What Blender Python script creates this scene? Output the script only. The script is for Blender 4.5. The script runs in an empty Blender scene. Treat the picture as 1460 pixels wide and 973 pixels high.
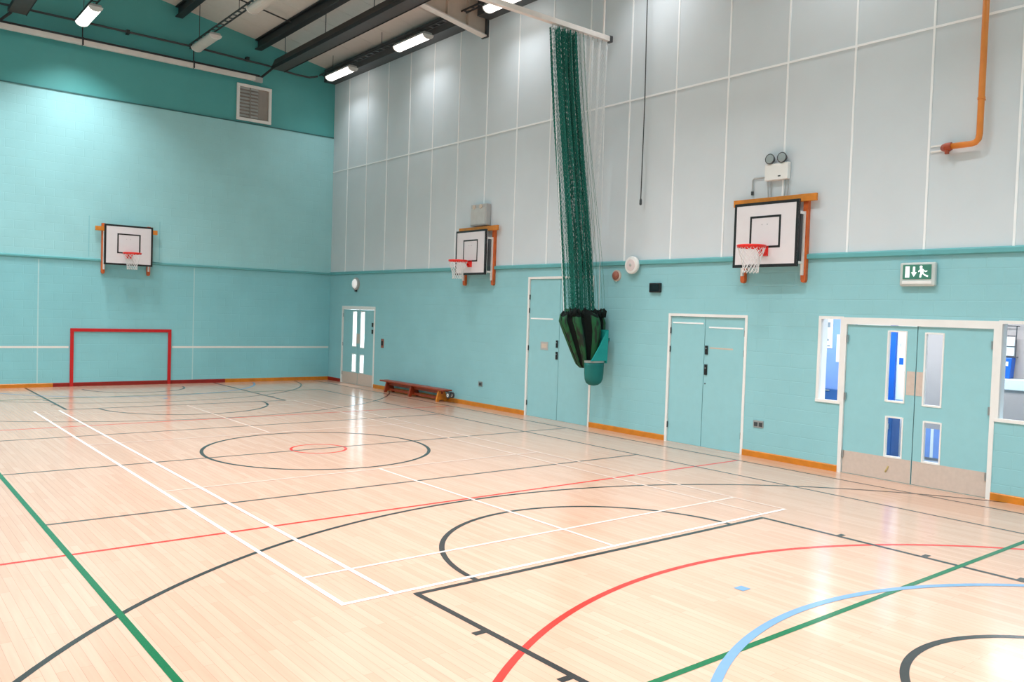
import bpy, bmesh, math, random
from mathutils import Vector, Matrix
random.seed(7)
PI = math.pi
S = bpy.context.scene
COL = S.collection

# ------------------------------------------------------------------ helpers
class MB:
    """collects shapes and links them as ONE mesh object"""
    def __init__(self):
        self.v = []; self.f = []; self.m = []
    def add(self, vs, fs, m=0):
        b = len(self.v)
        self.v += [tuple(p) for p in vs]
        self.f += [tuple(b + i for i in f) for f in fs]
        self.m += [m] * len(fs)
        return self
    def box(self, x0, x1, y0, y1, z0, z1, m=0):
        if x0 > x1: x0, x1 = x1, x0
        if y0 > y1: y0, y1 = y1, y0
        if z0 > z1: z0, z1 = z1, z0
        vs = [(x, y, z) for x in (x0, x1) for y in (y0, y1) for z in (z0, z1)]
        fs = [(0, 1, 3, 2), (4, 6, 7, 5), (0, 4, 5, 1), (2, 3, 7, 6), (0, 2, 6, 4), (1, 5, 7, 3)]
        return self.add(vs, fs, m)
    def tube(self, path, r, n=8, m=0, cap=True, closed=False):
        P = [Vector(p) for p in path]
        R = r if isinstance(r, (list, tuple)) else [r] * len(P)
        vs = []; fs = []
        k = len(P); up = None
        for i in range(k):
            a = P[(i - 1) % k] if (i or closed) else P[0]
            b = P[(i + 1) % k] if (i < k - 1 or closed) else P[-1]
            t = (b - a).normalized()
            if up is None:
                up = Vector((0, 0, 1)) if abs(t.z) < .9 else Vector((0, 1, 0))
            s = t.cross(up)
            if s.length < 1e-5:
                s = t.cross(Vector((1, 0, 0)))
            s.normalize(); up = s.cross(t).normalized()
            for j in range(n):
                an = 2 * PI * j / n
                vs.append(P[i] + (s * math.cos(an) + up * math.sin(an)) * R[i])
        for i in range(k if closed else k - 1):
            i2 = (i + 1) % k
            for j in range(n):
                fs.append((i * n + j, i * n + (j + 1) % n, i2 * n + (j + 1) % n, i2 * n + j))
        if cap and not closed:
            fs.append(tuple(range(n))); fs.append(tuple((k - 1) * n + j for j in range(n)))
        return self.add(vs, fs, m)
    def rings(self, rings, m=0, cap=True):
        """joins equal-length closed rings of points"""
        n = len(rings[0]); vs = [p for r in rings for p in r]; fs = []
        for i in range(len(rings) - 1):
            for j in range(n):
                fs.append((i * n + j, i * n + (j + 1) % n, (i + 1) * n + (j + 1) % n, (i + 1) * n + j))
        if cap:
            fs.append(tuple(range(n))); fs.append(tuple((len(rings) - 1) * n + j for j in range(n)))
        return self.add(vs, fs, m)
    def lathe_y(self, prof, cx=0, cz=0, n=28, m=0):
        """profile of (radius, y) turned about the axis through (cx, cz) along y"""
        return self.rings([[(cx + r * math.cos(2 * PI * j / n), y, cz + r * math.sin(2 * PI * j / n)) for j in range(n)] for r, y in prof], m)
    def prism_y(self, poly, y0, y1, m=0):
        """poly in (x, z) extruded along y"""
        return self.rings([[(x, y0, z) for x, z in poly], [(x, y1, z) for x, z in poly]], m)
    def prism_x(self, poly, x0, x1, m=0):
        return self.rings([[(x0, y, z) for y, z in poly], [(x1, y, z) for y, z in poly]], m)
    def build(self, name, mats, parent=None, smooth=False, bevel=0, loc=None, rot=None):
        me = bpy.data.meshes.new(name)
        me.from_pydata(self.v, [], self.f)
        if not isinstance(mats, (list, tuple)): mats = [mats]
        for mt in mats: me.materials.append(mt)
        for i, p in enumerate(me.polygons):
            p.material_index = self.m[i]
        bm = bmesh.new(); bm.from_mesh(me)
        bmesh.ops.recalc_face_normals(bm, faces=bm.faces)
        bm.to_mesh(me); bm.free()
        if smooth:
            for p in me.polygons: p.use_smooth = True
        o = bpy.data.objects.new(name, me); COL.objects.link(o)
        if parent: o.parent = parent
        if loc: o.location = loc
        if rot is not None: o.rotation_euler = (0, 0, rot)
        if bevel:
            md = o.modifiers.new('bevel', 'BEVEL'); md.width = bevel; md.segments = 2; md.limit_method = 'ANGLE'
        return o

def tag(o, label, cat, group=None, kind=None):
    o['label'] = label; o['category'] = cat
    if group: o['group'] = group
    if kind: o['kind'] = kind
    return o
def thing(name, label, cat, loc=(0, 0, 0), rot=0, group=None, kind=None):
    o = bpy.data.objects.new(name, None); COL.objects.link(o)
    o.location = loc; o.rotation_euler = (0, 0, rot); o.empty_display_size = .1
    return tag(o, label, cat, group, kind)
def dup(root, loc, rot=None, label=None):
    r = root.copy(); COL.objects.link(r); r.location = loc
    if rot is not None: r.rotation_euler = (0, 0, rot)
    if label: r['label'] = label
    for ch in list(root.children):
        c = ch.copy(); COL.objects.link(c); c.parent = r
        for g in list(ch.children):
            d = g.copy(); COL.objects.link(d); d.parent = c
    return r
RW = -PI / 2          # things on the right wall: local x runs along the wall (world -y), local y into the wall

# ------------------------------------------------------------------ materials
def lin(c):
    return tuple(((x / 255) / 12.92 if x / 255 <= .04045 else ((x / 255 + .055) / 1.055) ** 2.4) for x in c) + (1,)
def mat(name, rgb, rough=.5, metal=0, var=.06, scale=6, bump=0, spec=.5, emit=None):
    m = bpy.data.materials.new(name); m.use_nodes = True
    nt = m.node_tree; b = nt.nodes['Principled BSDF']
    c = lin(rgb)
    tc = nt.nodes.new('ShaderNodeTexCoord'); n = nt.nodes.new('ShaderNodeTexNoise')
    n.inputs['Scale'].default_value = scale; n.inputs['Detail'].default_value = 4
    nt.links.new(tc.outputs['Object'], n.inputs['Vector'])
    r = nt.nodes.new('ShaderNodeMapRange')
    r.inputs['From Min'].default_value = .3; r.inputs['From Max'].default_value = .7
    r.inputs['To Min'].default_value = 1 - var; r.inputs['To Max'].default_value = 1 + var
    nt.links.new(n.outputs['Fac'], r.inputs['Value'])
    mx = nt.nodes.new('ShaderNodeVectorMath'); mx.operation = 'SCALE'
    mx.inputs[0].default_value = c[:3]
    nt.links.new(r.outputs['Result'], mx.inputs['Scale'])
    nt.links.new(mx.outputs['Vector'], b.inputs['Base Color'])
    b.inputs['Roughness'].default_value = rough; b.inputs['Metallic'].default_value = metal
    b.inputs['Specular IOR Level'].default_value = spec
    if bump:
        bp = nt.nodes.new('ShaderNodeBump'); bp.inputs['Strength'].default_value = bump; bp.inputs['Distance'].default_value = .01
        nt.links.new(n.outputs['Fac'], bp.inputs['Height']); nt.links.new(bp.outputs['Normal'], b.inputs['Normal'])
    if emit:
        b.inputs['Emission Color'].default_value = c; b.inputs['Emission Strength'].default_value = emit
    return m
def block_mat(name, rgb, rough=.5):
    """painted concrete blockwork, coursed in the wall's own x and z"""
    m = mat(name, rgb, rough, var=.035, scale=1.3)
    nt = m.node_tree; b = nt.nodes['Principled BSDF']
    tc = nt.nodes.new('ShaderNodeTexCoord'); sp = nt.nodes.new('ShaderNodeSeparateXYZ'); cb = nt.nodes.new('ShaderNodeCombineXYZ')
    nt.links.new(tc.outputs['Object'], sp.inputs[0])
    nt.links.new(sp.outputs['X'], cb.inputs['X']); nt.links.new(sp.outputs['Z'], cb.inputs['Y'])
    br = nt.nodes.new('ShaderNodeTexBrick')
    br.inputs['Scale'].default_value = 1; br.inputs['Brick Width'].default_value = .45; br.inputs['Row Height'].default_value = .225
    br.inputs['Mortar Size'].default_value = .007; br.inputs['Mortar Smooth'].default_value = .6
    br.inputs['Color1'].default_value = (1, 1, 1, 1); br.inputs['Color2'].default_value = (.94, .94, .94, 1); br.inputs['Mortar'].default_value = (.3, .3, .3, 1)
    nt.links.new(cb.outputs[0], br.inputs['Vector'])
    n2 = nt.nodes.new('ShaderNodeTexNoise'); n2.inputs['Scale'].default_value = 40
    nt.links.new(tc.outputs['Object'], n2.inputs['Vector'])
    ad = nt.nodes.new('ShaderNodeMath'); ad.operation = 'MULTIPLY_ADD'; ad.inputs[1].default_value = .25
    nt.links.new(n2.outputs['Fac'], ad.inputs[0]); nt.links.new(br.outputs['Color'], ad.inputs[2])
    bp = nt.nodes.new('ShaderNodeBump'); bp.inputs['Strength'].default_value = .55; bp.inputs['Distance'].default_value = .006
    nt.links.new(ad.outputs[0], bp.inputs['Height']); nt.links.new(bp.outputs['Normal'], b.inputs['Normal'])
    return m
def floor_mat():
    m = bpy.data.materials.new('strip_wood_floor'); m.use_nodes = True
    nt = m.node_tree; b = nt.nodes['Principled BSDF']
    tc = nt.nodes.new('ShaderNodeTexCoord'); sp = nt.nodes.new('ShaderNodeSeparateXYZ'); cb = nt.nodes.new('ShaderNodeCombineXYZ')
    nt.links.new(tc.outputs['Object'], sp.inputs[0])
    nt.links.new(sp.outputs['Y'], cb.inputs['X']); nt.links.new(sp.outputs['X'], cb.inputs['Y'])
    br = nt.nodes.new('ShaderNodeTexBrick'); br.offset = .37; br.offset_frequency = 2
    br.inputs['Scale'].default_value = 1; br.inputs['Brick Width'].default_value = 1.1; br.inputs['Row Height'].default_value = .07
    br.inputs['Mortar Size'].default_value = .0012; br.inputs['Mortar Smooth'].default_value = .3; br.inputs['Bias'].default_value = 0
    br.inputs['Color1'].default_value = lin(WOOD1); br.inputs['Color2'].default_value = lin(WOOD2); br.inputs['Mortar'].default_value = lin(WOODM)
    nt.links.new(cb.outputs[0], br.inputs['Vector'])
    mp = nt.nodes.new('ShaderNodeMapping'); mp.inputs['Scale'].default_value = (1.2, 22, 1)
    nt.links.new(cb.outputs[0], mp.inputs['Vector'])
    n = nt.nodes.new('ShaderNodeTexNoise'); n.inputs['Scale'].default_value = 1.4; n.inputs['Detail'].default_value = 6
    nt.links.new(mp.outputs[0], n.inputs['Vector'])
    r = nt.nodes.new('ShaderNodeMapRange'); r.inputs['From Min'].default_value = .3; r.inputs['From Max'].default_value = .75
    r.inputs['To Min'].default_value = .95; r.inputs['To Max'].default_value = 1.05
    nt.links.new(n.outputs['Fac'], r.inputs['Value'])
    mx = nt.nodes.new('ShaderNodeVectorMath'); mx.operation = 'SCALE'
    nt.links.new(br.outputs['Color'], mx.inputs[0]); nt.links.new(r.outputs['Result'], mx.inputs['Scale'])
    nt.links.new(mx.outputs['Vector'], b.inputs['Base Color'])
    b.inputs['Roughness'].default_value = FLOOR_ROUGH
    b.inputs['Specular IOR Level'].default_value = .7
    bp = nt.nodes.new('ShaderNodeBump'); bp.inputs['Strength'].default_value = .05; bp.inputs['Distance'].default_value = .004
    nt.links.new(n.outputs['Fac'], bp.inputs['Height']); nt.links.new(bp.outputs['Normal'], b.inputs['Normal'])
    return m
def glass_mat():
    m = bpy.data.materials.new('clear_glass'); m.use_nodes = True
    nt = m.node_tree; nt.nodes.clear()
    o = nt.nodes.new('ShaderNodeOutputMaterial'); mx = nt.nodes.new('ShaderNodeMixShader')
    t = nt.nodes.new('ShaderNodeBsdfTransparent'); g = nt.nodes.new('ShaderNodeBsdfGlossy'); lw = nt.nodes.new('ShaderNodeLayerWeight'); fr = nt.nodes.new('ShaderNodeMath'); fr.operation = 'POWER'
    t.inputs['Color'].default_value = (.95, .98, .99, 1); g.inputs['Roughness'].default_value = .02
    lw.inputs['Blend'].default_value = .5; nt.links.new(lw.outputs['Facing'], fr.inputs[0]); fr.inputs[1].default_value = 6
    nt.links.new(fr.outputs[0], mx.inputs[0]); nt.links.new(t.outputs[0], mx.inputs[1]); nt.links.new(g.outputs[0], mx.inputs[2])
    nt.links.new(mx.outputs[0], o.inputs[0])
    return m

WOOD1 = (206, 168, 146); WOOD2 = (199, 158, 135); WOODM = (168, 126, 106); FLOOR_ROUGH = .17
M = {}
M['teal'] = block_mat('teal_block_paint', (144, 198, 206))
M['teal_back'] = block_mat('teal_back_wall_paint', (136, 201, 210))
M['teal_dark'] = mat('deep_teal_cladding_paint', (84, 168, 168), .55, var=.03, scale=1.5)
M['teal_pale'] = block_mat('pale_teal_back_wall_band', (158, 214, 220))  # end wall between ledge and cladding, paler than the blocks below
M['teal_trim'] = mat('teal_trim_paint', (100, 170, 174), .45, var=.03)
M['teal_door'] = mat('teal_door_paint', (147, 200, 208), .4, var=.02)
M['grey_panel'] = mat('pale_grey_panel', (209, 217, 223), .55, var=.025, scale=1.2)
M['white_strip'] = mat('white_cover_strip', (246, 248, 250), .5, var=.02)
M['white_paint'] = mat('white_gloss_paint', (236, 234, 232), .35, var=.02)
M['white_line'] = mat('white_line_paint', (238, 232, 228), .25, var=.02)
M['worn_line'] = mat('worn_white_line_paint', (218, 192, 178), .25, var=.04)
M['thin_line'] = mat('thin_white_line_paint', (226, 208, 198), .25, var=.04)
M['black_line'] = mat('charcoal_line_paint', (50, 48, 48), .25, var=.05)
M['grey_line'] = mat('grey_line_paint', (88, 76, 70), .25, var=.05)
M['red_line'] = mat('red_line_paint', (210, 50, 42), .25, var=.04)
M['green_line'] = mat('green_line_paint', (0, 97, 57), .25, var=.04)
M['blue_line'] = mat('light_blue_line_paint', (112, 146, 178), .25, var=.04)
M['ceiling'] = mat('roof_liner_sheet', (218, 211, 205), .6, var=.02)
M['black_steel'] = mat('black_steel', (38, 40, 44), .5, var=.1)
M['brown_steel'] = mat('dark_brown_steel', (70, 62, 60), .5, var=.1)
M['dark_metal'] = mat('dark_grey_metal', (62, 66, 70), .45, var=.06)
M['steel_beige'] = mat('beige_painted_steel', (206, 190, 176), .5, var=.03)
M['steel_pale'] = mat('pale_painted_steel', (226, 220, 216), .5, var=.03)
M['timber'] = mat('orange_varnished_timber', (214, 130, 40), .4, var=.14, scale=9)
M['timber_red'] = mat('red_brown_varnished_timber', (150, 58, 28), .4, var=.14, scale=9)
M['timber_mid'] = mat('orange_red_varnished_timber', (204, 98, 42), .4, var=.14, scale=9)
M['wall_seam'] = mat('pale_teal_line_paint', (176, 216, 220), .5, var=.02)
M['skirting'] = mat('varnished_skirting', (206, 124, 30), .35, var=.14, scale=5)
M['skirting_red'] = mat('dark_red_painted_skirting', (140, 24, 14), .35, var=.14, scale=5)
M['red_steel'] = mat('red_painted_steel', (196, 22, 26), .35, var=.04)
M['ring_red'] = mat('bright_red_enamel', (236, 42, 36), .35, var=.03)
M['board'] = mat('off_white_board', (222, 217, 220), .4, var=.015)
M['board_black'] = mat('black_board_paint', (24, 25, 27), .4, var=.05)
M['white_cord'] = mat('white_cord', (224, 222, 222), .7, var=.03)
M['net_green'] = mat('teal_green_cord', (0, 112, 98), .7, var=.12)
M['net_clear'] = mat('pale_grey_cord', (228, 232, 234), .7, var=.05)
M['bag_green'] = mat('dark_green_fabric', (6, 84, 44), .7, var=.22, scale=8, bump=.3)
def streaks(m, rgb2):
    nt = m.node_tree; b = nt.nodes['Principled BSDF']
    tc = nt.nodes.new('ShaderNodeTexCoord'); mp = nt.nodes.new('ShaderNodeMapping'); mp.inputs['Scale'].default_value = (9, 9, 1.1)
    nt.links.new(tc.outputs['Object'], mp.inputs['Vector'])
    n = nt.nodes.new('ShaderNodeTexNoise'); n.inputs['Scale'].default_value = 1.6; n.inputs['Detail'].default_value = 3; nt.links.new(mp.outputs[0], n.inputs['Vector'])
    cr = nt.nodes.new('ShaderNodeValToRGB'); cr.color_ramp.elements[0].position = .46; cr.color_ramp.elements[1].position = .6
    nt.links.new(n.outputs['Fac'], cr.inputs[0])
    mx = nt.nodes.new('ShaderNodeMix'); mx.data_type = 'RGBA'
    src = b.inputs['Base Color'].links[0].from_socket
    nt.links.new(cr.outputs['Color'], mx.inputs['Factor']); nt.links.new(src, mx.inputs[6]); mx.inputs[7].default_value = lin(rgb2)
    nt.links.new(mx.outputs[2], b.inputs['Base Color'])
streaks(M['bag_green'], (8, 34, 24))
M['bag_black'] = mat('black_green_netting', (8, 18, 16), .8, var=.3, scale=30, bump=.5, spec=.2)
M['pouch_teal'] = mat('teal_fabric', (4, 108, 104), .6, var=.08, scale=7, bump=.2)
M['flap_teal'] = mat('light_teal_fabric', (16, 150, 146), .6, var=.06, bump=.2)
M['band_grey'] = mat('grey_webbing', (140, 150, 146), .7)
M['steel_plate'] = mat('brushed_steel_plate', (206, 188, 177), .38, metal=0, var=.04, scale=20)
M['chrome'] = mat('satin_chrome', (182, 184, 186), .3, metal=.9, var=.03)
M['black_plastic'] = mat('black_plastic', (20, 20, 22), .4, var=.05)
M['grey_plastic'] = mat('grey_plastic', (176, 178, 178), .45, var=.04)
M['white_plastic'] = mat('white_plastic', (234, 234, 232), .4, var=.02)
M['rust'] = mat('red_brown_plastic', (150, 92, 76), .45, var=.1)
M['orange_pipe'] = mat('orange_painted_pipe', (222, 132, 52), .4, var=.06)
M['red_brown'] = mat('red_brown_valve', (160, 64, 30), .4, var=.08)
M['grille'] = mat('grey_grille_metal', (196, 200, 200), .4, metal=.3, var=.05)
M['grille_dark'] = mat('dark_grille_interior', (150, 142, 136), .7, var=.08)
M['sign_green'] = mat('green_sign_face', (66, 130, 112), .4, var=.03)
M['sign_white'] = mat('white_sign_symbol', (245, 250, 248), .4, var=.01, emit=.5)
M['blue'] = mat('strong_blue_paint', (24, 92, 186), .4, var=.04)
M['blue_pale'] = mat('pale_blue_paint', (128, 156, 216), .45, var=.04)
M['blue_dark'] = mat('slate_blue_panel', (52, 92, 150), .45, var=.06)
M['white_wall'] = mat('white_wall_paint', (238, 240, 242), .6, var=.02)
M['grey_wall'] = mat('warm_grey_wall_paint', (172, 160, 158), .6, var=.02)
M['paper'] = mat('white_paper', (240, 242, 242), .7, var=.02)
M['ink'] = mat('grey_ink', (120, 130, 140), .7)
M['counter'] = mat('pale_counter_top', (214, 220, 220), .4, var=.05, scale=15)
M['lamp_lit'] = mat('glowing_diffuser', (255, 246, 238), .4, var=0, emit=2.6)
M['lamp_bulk'] = mat('glowing_round_lens', (240, 238, 238), .4, var=0, emit=.25)
M['lamp_off'] = mat('unlit_diffuser', (205, 196, 188), .35, var=.03)
M['lens'] = mat('clear_grey_lens', (150, 162, 164), .15, var=.05)
M['glass'] = glass_mat()
M['floor'] = floor_mat()

# ------------------------------------------------------------------ dimensions
XL, YF = -13.8, -26.8           # left wall and front wall (behind the camera)
LEDGE = 3.36
Z0, SL = 9.77, .17              # roof height at the right wall, roof slope
XR = -6.9                       # ridge
def roof(x):
    return Z0 + SL * (-x if x > XR else (x - 2 * XR))
CX, CY = -6.08, -11.9           # court centre

# ------------------------------------------------------------------ floor with its painted lines
fm = MB()
fm.box(XL - .3, .0, YF - .3, .0, -.1, 0, 0)
FZ = {1: .0008, 2: .0012, 3: .0016, 4: .0020, 5: .0024, 6: .0028, 7: .0028, 8: .0028}
# slots: 1 red, 2 grey, 3 black, 4 green, 5 light blue, 6 white
def fline(x0, y0, x1, y1, w, m):
    d = Vector((x1 - x0, y1 - y0)); L = d.length; d /= L; n = Vector((-d.y, d.x)) * (w / 2)
    z = FZ[m] + 4e-6 * len(fm.f) % 3e-4
    fm.add([(x0 + n.x, y0 + n.y, z), (x0 - n.x, y0 - n.y, z), (x1 - n.x, y1 - n.y, z), (x1 + n.x, y1 + n.y, z)], [(0, 1, 2, 3)], m)
def farc(cx, cy, r, a0, a1, w, m, n=72):
    z = FZ[m] + 1e-4
    vs = []; fs = []
    for i in range(n + 1):
        a = math.radians(a0 + (a1 - a0) * i / n)
        for q in (r - w / 2, r + w / 2):
            vs.append((cx + q * math.cos(a), cy + q * math.sin(a), z))
    for i in range(n):
        fs.append((2 * i, 2 * i + 1, 2 * i + 3, 2 * i + 2))
    fm.add(vs, fs, m)
HALF = 11.82                    # the lines stop a little short of the end walls
# badminton (white)
bx0, bx1 = CX - 3.03, CX + 3.03
for sy in (-1, 1):
    fline(bx0 - .02, CY + sy * 6.69, bx1 + .02, CY + sy * 6.69, .042, 7 if sy > 0 else 6)
    fline(bx0, CY + sy * 5.93, bx1, CY + sy * 5.93, .036, 7 if sy > 0 else 8)
    fline(bx0, CY + sy * 1.98, bx1, CY + sy * 1.98, .038, 7)
    fline(CX, CY + sy * 1.98, CX, CY + sy * 6.69, .038, 7 if sy > 0 else 8)
for x in (bx0, bx0 + .46):
    fline(x, CY - 6.71, x, CY + 6.71, .043, 6)
for x in (bx1 - .46, bx1):
    fline(x, CY - 6.71, x, CY + 6.71, .04, 7)
# volleyball (green outer lines, grey attack and centre lines)
for x in (CX - 4.48, CX + 4.40):
    fline(x, CY - 9.03, x, CY + 9.03, .055 if x < CX else .045, 4 if x < CX else 2)
for sy in (-1, 1):
    fline(CX - 4.48, CY + sy * 9.03, CX + 4.40, CY + sy * 9.03, .055, 4)
    fline(CX - 4.48, CY + sy * 2.97, CX + 4.40, CY + sy * 2.97, .05, 2)
# basketball (charcoal)
fline(CX - 5.55, CY, CX + 5.55, CY, .05, 2)
for x in (CX - 5.55, CX + 5.52):
    fline(x, CY - HALF - 2, x, CY + HALF, .05, 2)
farc(CX, CY, 1.8, 0, 360, .055, 3)
for sy in (-1, 1):
    ft = CY + sy * 6.80
    fline(CX - 2.44, ft, CX + 2.42, ft, .055, 3)
    end = CY + sy * HALF if sy > 0 else ft - 5.8
    for x, o in ((CX - 2.42, -1), (CX + 2.40, 1)):
        fline(x, ft, x, end, .055, 3)
        for k in (.95, 1.87, 2.75, 3.6):
            y = ft + sy * k
            fline(x, y, x + o * .12, y, .06, 3)
    farc(CX, ft, 1.8, 0, 180, .055, 3) if sy < 0 else farc(CX, ft, 1.8, 180, 360, .055, 3)
    hy = CY + sy * 11.03
    if sy < 0:
        farc(CX, hy, 1.25, 0, 180, .06, 3); farc(CX, hy, 6.75, 0, 180, .05, 3, 120)
    else:
        farc(CX, hy, 1.25, 180, 360, .05, 3); farc(CX, hy, 6.75, 188, 352, .045, 2, 120)
# netball (red)
farc(CX, CY, .44, 0, 360, .045, 1)
for sy in (-1, 1):
    fline(CX - 5.55, CY + sy * 4.2, CX + 5.52, CY + sy * 4.2, .05, 1)
farc(CX, CY - 12.45, 4.92, 0, 180, .06, 1, 120)
farc(CX, CY + 12.45, 4.92, 188, 352, .045, 2, 120)
# small D (light blue) and penalty spots
farc(CX, CY - 12.4, 3.58, 0, 180, .07, 5, 120)
farc(CX, CY + 12.4, 3.58, 192, 348, .06, 5, 120)
for sy in (-1, 1):
    fm.add([(CX - .06, CY + sy * 8.23 - .05, .0024), (CX + .05, CY + sy * 8.23 - .05, .0024), (CX + .05, CY + sy * 8.23 + .05, .0024), (CX - .06, CY + sy * 8.23 + .05, .0024)], [(0, 1, 2, 3)], 5)
o = fm.build('floor', [M['floor'], M['red_line'], M['grey_line'], M['black_line'], M['green_line'], M['blue_line'], M['white_line'], M['worn_line'], M['thin_line']])
tag(o, 'pale strip wood sports floor covered with coloured court lines', 'floor', kind='structure')

# ------------------------------------------------------------------ walls
def holed(mb, x0, x1, z0, z1, y0, y1, holes, m=0, mr=None):
    """slab in local x/z with rectangular holes (hx0, hx1, hz0, hz1)"""
    xs = sorted({x0, x1, *[h[0] for h in holes], *[h[1] for h in holes]})
    zs = sorted({z0, z1, *[h[2] for h in holes], *[h[3] for h in holes]})
    xs = [x for x in xs if x0 <= x <= x1]; zs = [z for z in zs if z0 <= z <= z1]
    for i in range(len(xs) - 1):
        for j in range(len(zs) - 1):
            cx, cz = (xs[i] + xs[i + 1]) / 2, (zs[j] + zs[j + 1]) / 2
            if any(h[0] < cx < h[1] and h[2] < cz < h[3] for h in holes): continue
            mb.box(xs[i], xs[i + 1], y0, y1, zs[j], zs[j + 1], m)
DOORS = {'far': (.86, 2.93, 2.38), 'net': (9.86, 11.98, 3.16), 'store': (14.02, 15.78, 2.42), 'main': (17.54, 19.78, 2.43)}
WT = .25
w = MB()
holes = [(a, b, 0, h) for a, b, h in DOORS.values()] + [(17.12, 17.54, 1.07, 2.44), (19.78, 20.75, 1.07, 2.44)]
holed(w, 0, -YF, 0, LEDGE, 0, WT, holes, 0)
w.box(-.3, -YF, 0, WT, LEDGE, Z0 + .3, 1)
SP = [.98 + 1.183 * k for k in range(22)]
for x in SP:                                   # cover strips of the cladding
    w.box(x - .016, x + .016, -.012, 0, LEDGE + .08, Z0 - .1, 2)
w.box(0, -YF, -.013, 0, 6.6, 6.632, 2)
o = w.build('wall_right', [M['teal'], M['grey_panel'], M['white_strip']], rot=RW)
tag(o, 'long wall of teal painted blockwork below pale grey upper panels', 'wall', kind='structure')
# teal ledge between blocks and panels
t = MB(); t.prism_x([(-.055, LEDGE + .06), (0, LEDGE + .085), (0, LEDGE - .015), (-.055, LEDGE)], 0, -YF)
o = t.build('trim_1', M['teal_trim'], rot=RW); tag(o, 'teal ledge along the long wall where blockwork meets grey panels', 'ledge', kind='structure')

w = MB()
w.box(XL - .3, .25, 0, .25, -.1, LEDGE, 0)
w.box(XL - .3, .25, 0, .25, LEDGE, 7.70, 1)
w.prism_y([(XL - .3, 7.70), (.25, 7.70), (.25, roof(0) + .1), (XR, roof(XR) + .1), (XL - .3, roof(XL) + .1)], .02, .25, 2)
# painted white lines on the blockwork
for x0, x1 in ((XL, -7.5), (-4.86, -.02)):
    w.box(x0, x1, -.0015, 0, 1.02, 1.07, 3)
for x in (-8.22, -4.28):
    w.box(x - .016, x + .016, -.0012, 0, .1, LEDGE - .04, 4)
for x in (-7.05, -5.25):
    w.box(x - .012, x + .012, -.001, 0, LEDGE + .1, 4.55, 5)
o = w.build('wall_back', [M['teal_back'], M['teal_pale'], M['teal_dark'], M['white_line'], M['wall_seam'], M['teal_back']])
tag(o, 'end wall of teal blockwork with white lines and darker teal cladding on top', 'wall', kind='structure')
t = MB(); t.prism_x([(-.04, LEDGE + .04), (0, LEDGE + .06), (0, LEDGE - .015), (-.04, LEDGE)], XL, -.06)
o = t.build('trim_2', M['teal_trim']); tag(o, 'thin teal ledge across the end wall at hoop height', 'ledge', kind='structure')
t = MB(); t.box(XL, -.02, -.02, .0, 7.685, 7.715)
o = t.build('trim_3', mat('dark_teal_edge', (52, 104, 106), .5)); tag(o, 'dark line high across the end wall under the deep teal cladding', 'trim', kind='structure')

w = MB(); w.box(YF - .25, .25, 0, .25, -.1, 9.9)
o = w.build('wall_left', M['teal'], loc=(XL, 0, 0), rot=PI / 2); tag(o, 'teal side wall opposite the doors', 'wall', kind='structure')
w = MB(); w.box(XL - .3, .25, 0, .25, -.1, 11)
o = w.build('wall_front', M['teal'], loc=(0, YF - .25, 0)); tag(o, 'teal end wall facing the painted goal', 'wall', kind='structure')

# ceiling: sloping liner sheets with thin seams
c = MB()
for a, b in ((0.25, XR), (XR, XL - .3)):
    c.rings([[(a, y, roof(a) + d) for y, d in ((YF - .3, 0), (.3, 0), (.3, .08), (YF - .3, .08))],
             [(b, y, roof(b) + d) for y, d in ((YF - .3, 0), (.3, 0), (.3, .08), (YF - .3, .08))]], 0)
for k in range(1, 26):
    y = -1.05 * k
    c.rings([[(-.02, y + e, roof(-.02) + d) for e, d in ((-.008, -.006), (.008, -.006), (.008, 0), (-.008, 0))],
             [(XR, y + e, roof(XR) + d) for e, d in ((-.008, -.006), (.008, -.006), (.008, 0), (-.008, 0))]], 1)
o = c.build('ceiling', [M['ceiling'], M['ceiling']])
tag(o, 'sloping pale grey roof liner with thin seams', 'ceiling', kind='structure')

# skirting boards
def skirting(name, x0, x1, m, label, rot, h=.105):
    b = MB(); b.prism_x([(-.022, 0), (0, 0), (0, h), (-.012, h), (-.022, h - .012)], x0, x1)
    o = b.build(name, m, rot=rot); tag(o, label, 'skirting board', kind='structure')
skirting('baseboard_back', -3.33, -.01, M['skirting'], 'orange varnished skirting on the end wall between red skirting and corner', 0)
skirting('baseboard_goal', -7.86, -3.33, M['skirting_red'], 'dark red skirting on the end wall under the red goal', 0)
skirting('baseboard_left', XL, -7.86, M['skirting'], 'orange varnished skirting on the end wall, beyond the red goal', 0)
edges = [0.02, .86, 2.93, 9.86, 11.98, 14.02, 15.78, 17.54, 19.78, -YF]
SK = ['short skirting between the room corner and the door with four glass slits', 'long skirting running behind the low wooden bench',
      'skirting between the green net bag and the plain cupboard doors', 'skirting between the plain cupboard doors and the glazed double doors',
      'skirting beside the glazed double doors at the wide window']
for i, nm in enumerate(('corner', 'bench', 'centre', 'store', 'right')):
    skirting('baseboard_' + nm, edges[2 * i], edges[2 * i + 1], M['skirting_red'] if i == 0 else M['skirting'], 'orange ' + SK[i], RW)

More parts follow.
